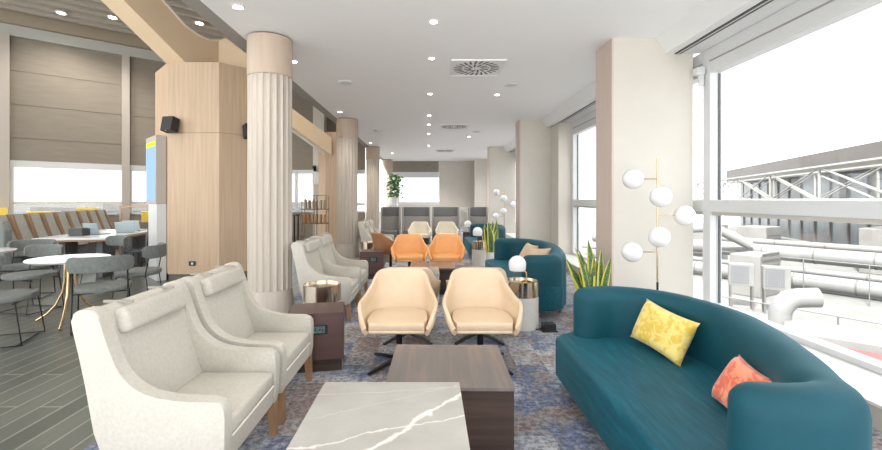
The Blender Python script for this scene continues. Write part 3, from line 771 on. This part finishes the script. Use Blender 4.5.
# ------------------------------------------------------------------ globe floor lamps
def globe_lamp(x,y,label):
    t=thing('globe_floor_lamp',(x,y,0),0,label,'floor lamp','globe floor lamps')
    MB().cyl((0,0),.16,.004,.028,36,.004).build('lamp_base',M['black'],t,smooth=True)
    MB().cyl((0,0),.011,.028,.62,14).build('lower_pole',M['black'],t)
    MB().cyl((0,0),.009,.62,1.86,14).build('pole',M['brass'],t)
    for dx,dy,z in ((-.245,.0,1.65),(-.035,-.13,1.47),(.27,0,1.285),(-.05,-.13,1.08),(-.255,0,.92)):
        MB().tube([(0,0,z),(dx*.7,dy*.7,z)],.006,8).build('lamp_branch',M['brass'],t)
        MB().sphere((dx,dy,z),.1,28).build('globe_shade',M['globe'],t,smooth=True)
    return t
globe_lamp(2.275,4.3,'brass floor lamp with five white globes before the nearest pillar')
globe_lamp(2.28,13.2,'far globe floor lamp beyond the second pillar')

# little floor socket box
t=thing('floor_socket_box',(1.30,4.72,.004),R(5),'small black socket box on the carpet beside the drum table','socket')
MB().box(-.07,.07,-.05,.05,0,.085,.006).build('box_body',M['blackp'],t)
MB().box(-.085,.085,-.065,.065,0,.012,.003).build('floor_plate',M['black'],t)
MB().tube([(-.07,0,.03),(-.12,.02,.012),(-.16,.08,.01)],.006,6).build('cable',M['blackp'],t)

# ------------------------------------------------------------------ grey booths
def booth(x0,x1,label,Y=14.0,h=1.19):
    t=thing('booth_screen',((x0+x1)/2,Y,0),0,label,'booth','grey upholstered booth screens'); w=(x1-x0)/2
    MB().box(-w,w,0,.09,.004,.88,.02).build('screen_panel',M['part2'],t)
    MB().box(-w,w,-.005,.095,.885,h,.02).build('top_band',M['part1'],t)
    for s in (-1,1):
        MB().box(s*w-.025,s*w+.025,-.2,0,.004,h,.012).build('wing_panel',M['part2'],t)
    MB().box(-w+.04,w-.04,-.5,-.02,.25,.45,.03).build('bench_seat',M['part1'],t)
    return t
booth(-1.57,-.98,'narrow grey booth screen beside the fluted columns'); booth(-.88,-.01,'grey booth screen behind the left ivory chair')
booth(.09,.92,'grey booth screen behind the right ivory chair'); booth(1.27,1.85,'grey booth screen against the third window pillar')
t=thing('sliding_glass_screen',(1.1,13.9,0),0,'clear screen standing in the gap between two grey booths','screen')
MB().box(-.12,.12,-.01,.01,.05,1.16).build('pane',M['glass'],t)
MB().box(-.13,-.11,-.02,.02,.004,1.18).box(.11,.13,-.02,.02,.004,1.18).box(-.13,.13,-.02,.02,1.16,1.18).build('screen_frame',M['frame'],t)

# ------------------------------------------------------------------ wall-mounted bits on the oak pillar
def speaker(x,y,z,rz,label,s=1):
    t=thing('wall_speaker',(x,y,z),rz,label,'speaker')
    MB().box(-.115*s,.115*s,-.20*s,-.04*s,-.13*s,.13*s,.012,mtx=Matrix.Rotation(R(-12),4,'X')).build('cabinet',M['blackp'],t)
    MB().box(-.03,.03,-.06*s,0,-.04*s,.04*s).build('bracket',M['black'],t)
    MB().sphere((0,-.205*s,-.085*s),.012*s,8).build('badge',M['frame'],t)
    return t
speaker(-4.50,7.604,2.72,R(-14),'black wall speaker on the front face of the oak pillar')
speaker(-3.37,7.965,2.66,R(45),'black wall speaker on the right facet of the oak pillar, beside the fluted column')
t=thing('wall_socket',(-4.2,7.604,.31),0,'black wall socket low on the oak pillar','socket')
MB().box(-.06,.06,-.012,0,-.04,.04,.004).build('socket_plate',M['blackp'],t)
MB().box(-.02,.02,-.015,-.011,-.02,.02).build('socket_face',M['frame'],t)
W0=Vector((-4.70,7.67,0)); rr=Matrix.Rotation(R(-45),4,'Z')   # local x -> (.7,-.7)
t=thing('information_display',(-4.70,7.67,0),R(-45),'upright information display with blue screen on the oak pillar','display')
MB().box(-.73,0,-.165,-.003,1.36,2.58,.008).build('display_case',M['post'],t)
MB().box(-.66,-.05,-.172,-.165,1.42,2.47).build('display_screen',M['screen'],t)
MB().box(-.6,0,-.15,-.003,.004,1.36).build('lower_cabinet',M['frame'],t)
t=thing('wall_tablet',(-4.02,15.49,0),0,'white panel on the white post under two black spotlights','panel')
MB().box(-.22,.18,-.05,0,1.98,2.42,.01).build('panel_case',M['white'],t)
for x,s_ in ((-.1,'left'),(.14,'right')):
    q=thing('spotlight',(-4.02+x,15.49,2.55),0,'%s black spotlight above the white panel on the post'%s_,'spotlight','black spotlights on the white post')
    MB().tube([(0,0,.0),(0,-.1,0)],.025,8).build('stem',M['blackp'],q)
    MB().lathe([(.05,-.1),(.07,.08)],14,Matrix.Translation((0,-.14,0))@Matrix.Rotation(R(30),4,'X')).build('head',M['blackp'],q)

# magazine rack
t=thing('magazine_rack',(-3.25,12.2,0),0,'bronze framed magazine rack behind the second fluted column','shelf')
mb=MB()
for x in (-.34,0,.34):
    for y in (-.15,.15): mb.box(x-.012,x+.012,y-.012,y+.012,.004,1.56)
mb.build('rack_frame',M['bronze'],t)
for z in (.35,.75,1.15,1.54): MB().box(-.35,.35,-.16,.16,z,z+.02).build('shelf',M['part1'] if z<1.5 else M['bronze'],t)
random.seed(11)
wd=['orange','tan','cream']
bi=0
for z,nm in ((1.17,'upper'),(.77,'lower')):
    x=-.31
    for k in range(6):
        w_=random.uniform(.03,.045); m_=random.randrange(3); tilt=random.uniform(-14,14) if k else 0
        o=MB().box(-w_/2,w_/2,-.1,.1,0,random.uniform(.2,.28),.003,1,mtx=Matrix.Rotation(R(tilt*.5),4,'Y')).build('magazine',M['book%d'%(m_+1)])
        o.location=(-3.25+x+.03,12.2,z+.006); x+=.112 if k!=2 else .09
        tag(o,'%s magazine, %s from the left on the %s rack shelf'%(wd[m_],['first','second','third','fourth','fifth','sixth'][k],nm),'magazine','magazines in the bronze rack')
# small dark stand beside
t=thing('narrow_dark_table',(-3.95,12.0,0),0,'narrow dark table left of the magazine rack','table')
MB().box(-.25,.25,-.2,.2,.98,1.02,.004).build('table_top',M['part1'],t)
for a in (-.22,.22):
    for b in (-.17,.17): MB().box(a-.015,a+.015,b-.015,b+.015,.004,.98).build('leg',M['black'],t)

# bronze open partition near the display
t=thing('bronze_open_partition',(-7.0,10.9,0),R(12),'low bronze framed partition beside the oak pillar, in front of the window','partition')
mb=MB()
for x in (-.75,.05,.3,.75): mb.box(x-.02,x+.02,-.02,.02,.004,1.27)
mb.box(-.77,.77,-.02,.02,1.24,1.28).box(-.77,.77,-.02,.02,.88,.91)
mb.build('partition_frame',M['bronze'],t)
MB().box(-.73,.73,-.015,.015,.004,.6).build('infill_panel',M['part1'],t)

# ------------------------------------------------------------------ dining chairs and tables (left)
def make_dining():
    t=thing('dining_chair',(0,0,0),0,'','chair')
    out=[(.26*math.cos(a)*(1+.12*abs(math.sin(2*a))),.245*math.sin(a)*(1+.12*abs(math.sin(2*a)))) for a in [2*PI*i/32 for i in range(32)]]
    MB().prism(out,.43,.49,.022,3).build('seat',M['grey'],t,smooth=True)
    # curved back (at +y)
    rows=[]
    for i in range(17):
        a=R(20+140*i/16); c=Vector((.30*math.cos(a),.05+.245*math.sin(a),0)); o_=Vector((math.cos(a),math.sin(a),0)); e=1 if 0<i<16 else .55
        if i in (1,15): e=.9
        rows.append([c+o_*(u*.022)+Vector((0,0,.745+w*.088*e)) for u,w in ((-1,-.7),(-.8,-.95),(0,-1),(.8,-.95),(1,-.7),(1,.7),(.8,.95),(0,1),(-.8,.95),(-1,.7))])
    mb=MB(); v=mb.grid(rows,True); mb.b.faces.new(v[0]); mb.b.faces.new(v[-1][::-1]); mb.build('backrest',M['grey'],t,smooth=True,angle=60)
    for s in (-1,1):
        MB().tube([(s*.24,.21,.74),(s*.245,.16,.46),(s*.25,.22,.012),(s*.25,-.24,.012),(s*.235,-.18,.44)],.0075,8).build('sled_leg',M['black'],t)
    for y,z in ((-.2,.012),(.2,.012),(.15,.42),(-.17,.42)): MB().tube([(-.245,y,z),(.245,y,z)],.007,8).build('cross_bar',M['black'],t)
    return t
GD='grey dining chairs with black sled legs'
dc=make_dining(); dc.location=(-4.32,4.36,0); dc.rotation_euler=(0,0,R(112)); dc['label']='grey dining chair at the left edge, nearest of all the dining chairs'; dc['group']=GD
for x,y,a,l in ((-3.70,4.86,212,'grey dining chair right of the near round table, back to the viewer'),
    (-5.2,5.6,-10,'grey dining chair behind the near round table, facing the viewer'),
    (-3.96,5.85,-75,'grey dining chair on the far right side of the near round table'),
    (-5.95,6.35,20,'grey dining chair by the far left side of the second round table'),
    (-5.3,7.0,-30,'grey dining chair between the second round table and the long table'),
    (-6.9,5.8,95,'grey dining chair at the left edge behind the nearest one'),
    ):
    dup(dc,(x,y,0),R(a),l)
def round_table(x,y,r,label):
    t=thing('round_table',(x,y,0),0,label,'table','round dining tables')
    MB().lathe([(0,.725),(r-.02,.725),(r,.74),(r,.75),(r-.006,.755),(0,.755)],48).build('table_top',M['tabletop'],t,smooth=True,angle=30)
    for k in range(3):
        a=R(-62+120*k); c,s_=math.cos(a),math.sin(a)
        MB().tube([(r_*c,r_*s_,z) for r_,z in ((.05,.725),(.055,.5),(.08,.35),(.16,.2),(.27,.09),(.40,.012))],.013,8).build('leg',M['brass'],t,smooth=True)
    return t
round_table(-4.26,5.08,.40,'white round table with curved brass legs among the near grey chairs')
round_table(-6.1,5.75,.42,'white round table at the left edge behind the near one')
# long table
t=thing('long_shared_table',(-6.58,8.75,0),R(12),'long white shared table with laptops, left of the oak pillar','table')
MB().box(-.62,.62,-1.15,1.15,.72,.76,.004).build('table_top',M['tabletop'],t)
MB().box(-.63,.63,-1.16,1.16,.69,.72).build('table_edge',M['oakleg'],t)
for x in (-.3,.3):
    for y in (-.7,.7): MB().box(x-.05,x+.05,y-.2,y+.2,.004,.69).build('leg',M['part1'],t)
def laptop(x,y,rz,label,m_):
    t=thing('laptop',(x,y,.762),rz,label,'laptop')
    MB().box(-.17,.17,-.12,.12,0,.018,.004).build('keyboard_deck',m_,t)
    MB().box(-.17,.17,0,.012,0,.22,.004,mtx=Matrix.Translation((0,.12,.012))@Matrix.Rotation(R(-18),4,'X')).build('lid',m_,t)
    return t
laptop(-6.55,8.5,R(170),'pale blue open laptop, left of the three on the long table',M['laptop'])
laptop(-6.3,8.95,R(200),'pale blue open laptop, middle of the three on the long table',M['laptop'])
laptop(-6.5,9.5,R(185),'pale blue open laptop at the far end of the long table',M['laptop'])
o=MB().box(-.13,.13,-.1,.1,0,.13,.008).box(-.1,.1,-.08,.08,.13,.14).build('black_storage_box',M['tray']); o.location=(-6.62,8.12,.762)
tag(o,'black box on the near end of the long shared table','box')
# wire-striped navy chairs
def make_navy():
    t=thing('slatted_chair',(0,0,0),0,'','chair','navy slatted chairs')
    MB().box(-.22,.22,-.22,.22,.43,.46,.012).build('seat',M['bluedk'],t)
    mb=MB()
    for k in range(8):
        z=.52+k*.05; y=.22+.05*(z-.46)
        mb.tube([(-.22,y-.05,z),(-.1,y+.01,z),(.1,y+.01,z),(.22,y-.05,z)],.015,6)
    mb.build('back_slats',M['bluedk'],t)
    MB().tube([(-.22,.16,.45),(-.22,.2,.9),(0,.27,.92),(.22,.2,.9),(.22,.16,.45)],.012,6).build('back_frame',M['rail'],t)
    for a in (-1,1):
        for b in (-1,1): MB().tube([(a*.19,b*.18,.43),(a*.22,b*.23,.004)],.01,6).build('leg',M['black'],t)
    return t
nv=make_navy(); nv.location=(-5.62,8.35,0); nv.rotation_euler=(0,0,R(-75)); nv['label']='navy slatted chair at the long table, nearest of three'
dup(nv,(-5.68,8.95,0),R(-75),'navy slatted chair at the long table, middle of three'); dup(nv,(-5.75,9.55,0),R(-75),'navy slatted chair at the long table, farthest of three')

# lounge seats in a row along the window
def make_lounge():
    t=thing('high_back_seat',(0,0,0),0,'','seat','high back seats in front of the left window')
    mtx=Matrix(((1,0,0,0),(0,0,-1,0),(0,1,0,0),(0,0,0,1)))
    # side view faces +x
    MB().prism([(-.28,1.12),(-.20,1.14),(.05,.46),(.34,.46),(.36,.36),(-.02,.34)],-.15,.15,.02,2,mtx=mtx).build('seat_shell',M['greyl'],t)
    MB().prism([(-.34,1.12),(-.285,1.14),(-.03,.34),(-.03,.12),(-.12,.12)],-.15,.15,.01,2,mtx=mtx).build('back_shell',M['part1'],t)
    for y in (-.18,.15): MB().prism([(-.2,1.15),(-.15,1.13),(.09,.47),(.04,.46)],y,y+.03,mtx=mtx).build('side_rail',M['booko'],t)
    MB().box(-.1,.3,-.16,.16,.004,.34).build('seat_base',M['part1'],t)
    return t
ls=make_lounge()
pl=[]
for k in range(9):
    pl.append(Vector((-8.37-.16*(k-2),9.3+.52*(k-2))))
nm=['first','second','third','fourth','fifth','sixth','seventh','eighth','last']
for k,p in enumerate(pl):
    l='%s high back seat from the left, in the row before the left window'%nm[k]
    if k==0: ls.location=(p.x,p.y,0); ls.rotation_euler=(0,0,R(6)); ls['label']=l
    else: dup(ls,(p.x,p.y,0),R(6),l)
t=thing('large_grey_seat',(-7.88,7.5,0),R(150),'wide dark grey high back seat seen from behind, before the row of seats','seat')
MB().prism([(-.3,.3),(.3,.3),(.3,.9),(.2,1.05),(-.22,1.05),(-.3,.9)],-.06,.06,.03,3,mtx=Matrix(((1,0,0,0),(0,0,-1,-.3),(0,1,0,0),(0,0,0,1)))).build('backrest',M['grey'],t)
MB().box(-.29,.29,-.3,.24,.25,.45,.04).build('seat',M['grey'],t); MB().box(-.25,.25,-.25,.25,.004,.25).build('seat_base',M['part1'],t)
# yellow blocks by the window (seen over the seats), their kind left open
for px0,px1,y0,y1,l in ((-8,8,208,222,'left edge'),(30,60,211.5,222,'middle'),(77,97,208,220,'between the window posts'),(140,156,211,222,'beside the oak pillar')):
    c=(px0+px1)/2; tt=wl(c); P=A+D*tt-Vector((-D.y,D.x))*.45; Y=P.y
    w_=(px1-px0)/430*Y*1.05; z1=1.45-(y0-199)/430*Y; z0=.004
    t=thing('yellow_block',(P.x,P.y,0),wrot,'wide yellow block on a stand in front of the left window, %s'%l,'lamp','yellow blocks by the left window')
    w_*=.8
    MB().prism([(-w_/2,-.12),(w_/2,-.12),(w_/2,.12),(-w_/2,.12)],z1-.36,z1,.01,2).build('lamp_shade',M['yellow'],t)
    MB().cyl((0,0),.02,.02,z1-.36,10).cyl((0,0),.14,.004,.02,20).build('block_stand',M['black'],t)

# ------------------------------------------------------------------ outside, window side
def PX(px,py,Y): return Vector(((px-430)/430*Y,Y,1.45-(py-199)/430*Y))
gr=struct('floor_outside_roof',MB().box(4.2,90,-30,90,-3.9,-3.5),M['out_white'])
def opipe(name,pts,r,label,m_=None,bands=True):
    t=thing(name,(0,0,0),0,label,'pipe')
    MB().tube([tuple(p) for p in pts],r,20).build('pipe_run',m_ or M['out_pipe'],t,smooth=True)
    if bands:
        for a,b in zip(pts,pts[1:]):
            a=Vector(a);b=Vector(b); n=max(1,int((b-a).length/2.5))
            for k in range(1,n):
                p=a.lerp(b,k/n); d=(b-a).normalized()*.04
                MB().tube([tuple(p-d),tuple(p+d)],r*1.03,20).build('pipe_band',M['out_grey'],t)
    return t
# big upper duct
a=Vector((19.5,30.5,-1.9)); b=Vector((27.5,17.5,-1.9)); d=(b-a)
P0=a-d*.6; P1=b-d*.1
opipe('insulated_duct',[P0,P1],.46,'big white insulated duct, uppermost of those outside the right window')
opipe('insulated_duct',[P0+Vector((-2.6,-1.6,-1.1)),P1+Vector((-2.6,-1.6,-1.1))],.40,'white insulated duct in the middle, outside the right window')
opipe('insulated_duct',[Vector((9.5,14.8,-2.4)),Vector((12.6,10.6,-2.4)),Vector((15.5,6.6,-2.4))],.22,'nearer white duct running low outside the right window')
opipe('bent_duct',[Vector((16.5,29,-.6)),Vector((18.6,28.2,-.4)),Vector((20.4,27.4,-1.5))],.30,'short white duct sloping down, far left through the right window',bands=False)
opipe('elbow_duct',catmull([(10.0,12.3,-3.4),(10.0,12.3,-2.0),(10.08,12.27,-1.6),(10.3,12.2,-1.38),(10.85,12.0,-1.3)],5),.27,'white elbow duct rising just outside above the near sofa',bands=False)
opipe('insulated_duct',[P0+Vector((1.6,1.1,.45)),P1+Vector((1.6,1.1,.45))],.20,'thin white pipe above and behind the uppermost big duct outside')
opipe('insulated_duct',[P0+Vector((-1.4,-.9,-.75)),P1+Vector((-1.4,-.9,-.75))],.17,'thin white pipe between the two big ducts outside')
# AC units
def acu(x,y,z,rz,label):
    t=thing('condenser_unit',(x,y,z),rz,label,'condenser unit','condenser units outside')
    MB().box(-.75,.75,-.42,.42,0,1.15,.03).build('unit_case',M['out_pipe'],t)
    g=MB().box(-.66,.42,-.44,-.41,.12,1.04).build('fan_grille',M['grille'],t)
    mb=MB()
    for k in range(10): mb.box(-.66+k*.12-.012,-.66+k*.12+.012,-.45,-.435,.12,1.04)
    for k in range(9): mb.box(-.66,.42,-.45,-.435,.12+k*.115-.012,.12+k*.115+.012)
    mb.build('grille_bars',M['out_pipe'],g)
    MB().box(.742,.76,-.35,.35,.1,1.05).build('side_louvre',M['out_grey'],t)
    MB().box(-.7,-.6,-.38,.38,(-3.5-z)/.86,0).box(.6,.7,-.38,.38,(-3.5-z)/.86,0).build('unit_stand',M['out_grey'],t)
    t.scale=(.62,.62,.86)
    return t
acu(14.1,19.5,-2.45,R(-28),'left of two white condenser units outside the right window')
acu(14.95,18.6,-2.45,R(-28),'right of two white condenser units outside the right window')
# railings
def railing(P0,P1,h,n,label):
    P0=Vector(P0);P1=Vector(P1); t=thing('guard_rail',(0,0,0),0,label,'railing','guard rails outside')
    mb=MB()
    for z in (h,h*.5): mb.tube([tuple(P0+Vector((0,0,z))),tuple(P1+Vector((0,0,z)))],.022,6)
    mb.build('rail_bars',M['rail'],t)
    for k in range(n+1):
        p=P0.lerp(P1,k/n); MB().tube([tuple(p),tuple(p+Vector((0,0,h)))],.025,6).build('rail_post',M['rail'],t)
railing((10.2,15.5,-3.5),(16.5,5.5,-3.5),1.5,7,'thin grey guard rail outside, in front of the condenser units')
railing((16.5,26,-3.5),(26.5,9.5,-3.5),1.9,8,'farther thin grey guard rail outside by the big ducts')
# lower white parapet / roof boxes
t=MB()
o=MB(); v=[(9.2,11.2),(13.5,7.2),(14.6,8.4),(10.2,12.4)]
o.prism(v,-3.5,-1.95,.03,1); ob=o.build('roof_parapet_block',M['out_pipe']); tag(ob,'long white roof block just outside below the near sofa back','roof block')
o=MB().prism([(8.5,10.3),(12.1,6.8),(12.8,7.5),(9.2,11.0)],-3.5,-2.1,.02,1).build('red_roof_strip',M['out_red']); tag(o,'dark red metal roof strip outside, low behind the near sofa','roof')
o=MB().prism([(8.1,9.9),(11.7,6.4),(12.05,6.75),(8.45,10.25)],-3.5,-2.0,.02,1).build('white_gutter_block',M['out_pipe']); tag(o,'white gutter edge outside in front of the red roof','roof block')
random.seed(4)
for k,(x,y,w_,d_,h_) in enumerate(((21,33,3,2,1.6),(26,34,2.5,2,1.4),(31,29,4,2,1.6),(33.5,24,3,2,1.8),(37,20,2.4,3,1.7),(17.0,22.5,2.2,1.4,.7))):
    t=thing('roof_plant_box',(x,y,-3.5),R(30),'pale rooftop equipment box outside, %s from the left'%nm[k],'equipment box','rooftop equipment boxes')
    MB().box(-w_/2,w_/2,-d_/2,d_/2,.0,h_+1.4,.05).build('casing',M['out_white'],t)
    mb=MB()
    for q in range(5): mb.box(-w_/2+.2,w_/2-.2,-d_/2-.02,-d_/2,.9+q*.3,1.0+q*.3)
    mb.build('louvres',M['out_grey'],t)
# truss bridge
T0=Vector((39.5,58,0)); T1=Vector((28.5,26.5,0)); dT=(T1-T0); ext=1.35
def TP(s,z): p=T0+dT*s; return (p.x,p.y,z)
t=thing('truss_footbridge',(0,0,0),0,'cream steel truss bridge outside the right window','bridge')
zb,zt_=1.35,4.0
for off,nm_ in ((0,'near'),(1,'far')):
    o_=Vector((3.5,-1.2,0))*off
    mb=MB()
    for z,r in ((zb,.16),(zt_,.16)): mb.tube([tuple(Vector(TP(-.4,z))+o_),tuple(Vector(TP(1.6,z))+o_)],r,6)
    n=7
    for k in range(n+1):
        s0=-.4+2.0*k/n; mb.tube([tuple(Vector(TP(s0,zb))+o_),tuple(Vector(TP(s0,zt_))+o_)],.10,6)
        if k<n:
            s1=-.4+2.0*(k+1)/n
            mb.tube([tuple(Vector(TP(s0,zt_))+o_),tuple(Vector(TP(s1,zb))+o_)],.10,6)
            mb.tube([tuple(Vector(TP(s0,zb))+o_),tuple(Vector(TP(s1,zt_))+o_)],.06,6)
    mb.build('truss_side',M['truss'],t)
# terminal building behind, parallel
q=(dT.normalized()); s_=Vector((-q.y,q.x,0)) 
if s_.x<0: s_=-s_
def bld(z0,z1,o0,o1,name,m_,parent=None):
    mb=MB(); E0=T0-dT*.5; E1=T0+dT*1.9
    pts=[E0+s_*o0,E1+s_*o0,E1+s_*o1,E0+s_*o1]
    return mb.prism([(p.x,p.y) for p in pts],z0,z1).build(name,m_,parent)
t=thing('terminal_building',(0,0,0),0,'long terminal building with taupe roof fascia behind the truss bridge','building')
bld(4.1,6.2,5,9,'roof_fascia',M['out_fascia'],t)
bld(-3.5,4.1,7,9,'glazed_facade',M['out_glass'],t)
mb=MB()
for k in range(24):
    p=T0-dT*.45+dT*(2.3*k/24)+s_*6.95; mb.tube([(p.x,p.y,-3.5),(p.x,p.y,3.95)],.12,6)
mb.build('facade_mullion',M['out_fascia'],t)

# far left exterior: pale building seen through the hall windows
t=thing('distant_airfield_building',(-40,60,0),R(30),'pale low building far beyond the left windows','building')
MB().box(-30,30,-3,3,-3,1.0).build('wall',M['out_white'],t); MB().box(-30,30,-3.1,-3,-.6,-.1).build('window_band',M['out_glass'],t)
struct('floor_outside_apron',MB().box(-120,-16,-20,150,-3.4,-3.0).box(-16,4,24,150,-3.4,-3.0),M['out_white'])

# ------------------------------------------------------------------ light
Wd=bpy.data.worlds.new('World'); S.world=Wd; Wd.use_nodes=True
nt=Wd.node_tree; bg=nt.nodes['Background']; bg.inputs[0].default_value=(.95,.975,1,1); bg.inputs[1].default_value=1.75
sl=bpy.data.lights.new('sun','SUN'); sl.energy=8; sl.angle=R(4); sl.color=(1,.97,.93)
so=bpy.data.objects.new('sun',sl); COL.objects.link(so); so.rotation_euler=Vector((-.4,-.5,.77)).to_track_quat('Z','Y').to_euler()
def spot(x,y,z,e,size=R(120),blend=.8,r=.06,col=(1,.93,.84)):
    l=bpy.data.lights.new('downlight','SPOT'); l.energy=e; l.spot_size=size; l.spot_blend=blend; l.shadow_soft_size=r; l.color=col
    o=bpy.data.objects.new('downlight_and_fill',l); COL.objects.link(o); o.location=(x,y,z)
for x,y in mids+[(-1.955,4.38),(-1.94,6.125),(-2.02,9.64),(-2.08,15.0),(1.26,8.06),(1.22,13.5),(.05,2.9),(.05,1.2),(-1.95,2.2),(1.3,2.9),(1.3,.5),(-1.6,18.3),(0,18.5),(0,20.5),(1.2,17),(1.2,20)]:  # far spots past the fitted downlights are added to brighten that end
    spot(x,y,CZ-.03,14 if y<7 else (35 if y<12 else 80))
for x,y in ((-10.2,11.9),(-9.0,12.2),(-6.75,12.6),(-6.5,8),(-9,7),(-6,4),(-4,11),(-8,3)): spot(x,y,6.55,140,R(140))
# ------------------------------------------------------------------ camera
cam=bpy.data.cameras.new('Camera'); co=bpy.data.objects.new('Camera',cam); COL.objects.link(co); S.camera=co
co.location=(0,0,1.45); co.rotation_euler=(R(90),0,0)
cam.sensor_fit='HORIZONTAL'; cam.sensor_width=36; cam.lens=36*430/882; cam.shift_x=(441-430)/882; cam.shift_y=-(225-199)/882
cam.clip_start=.05; cam.clip_end=500
vs=S.view_settings; vs.view_transform='Standard'; vs.look='None'; vs.gamma=1; vs.exposure=.88; vs.use_curve_mapping=False
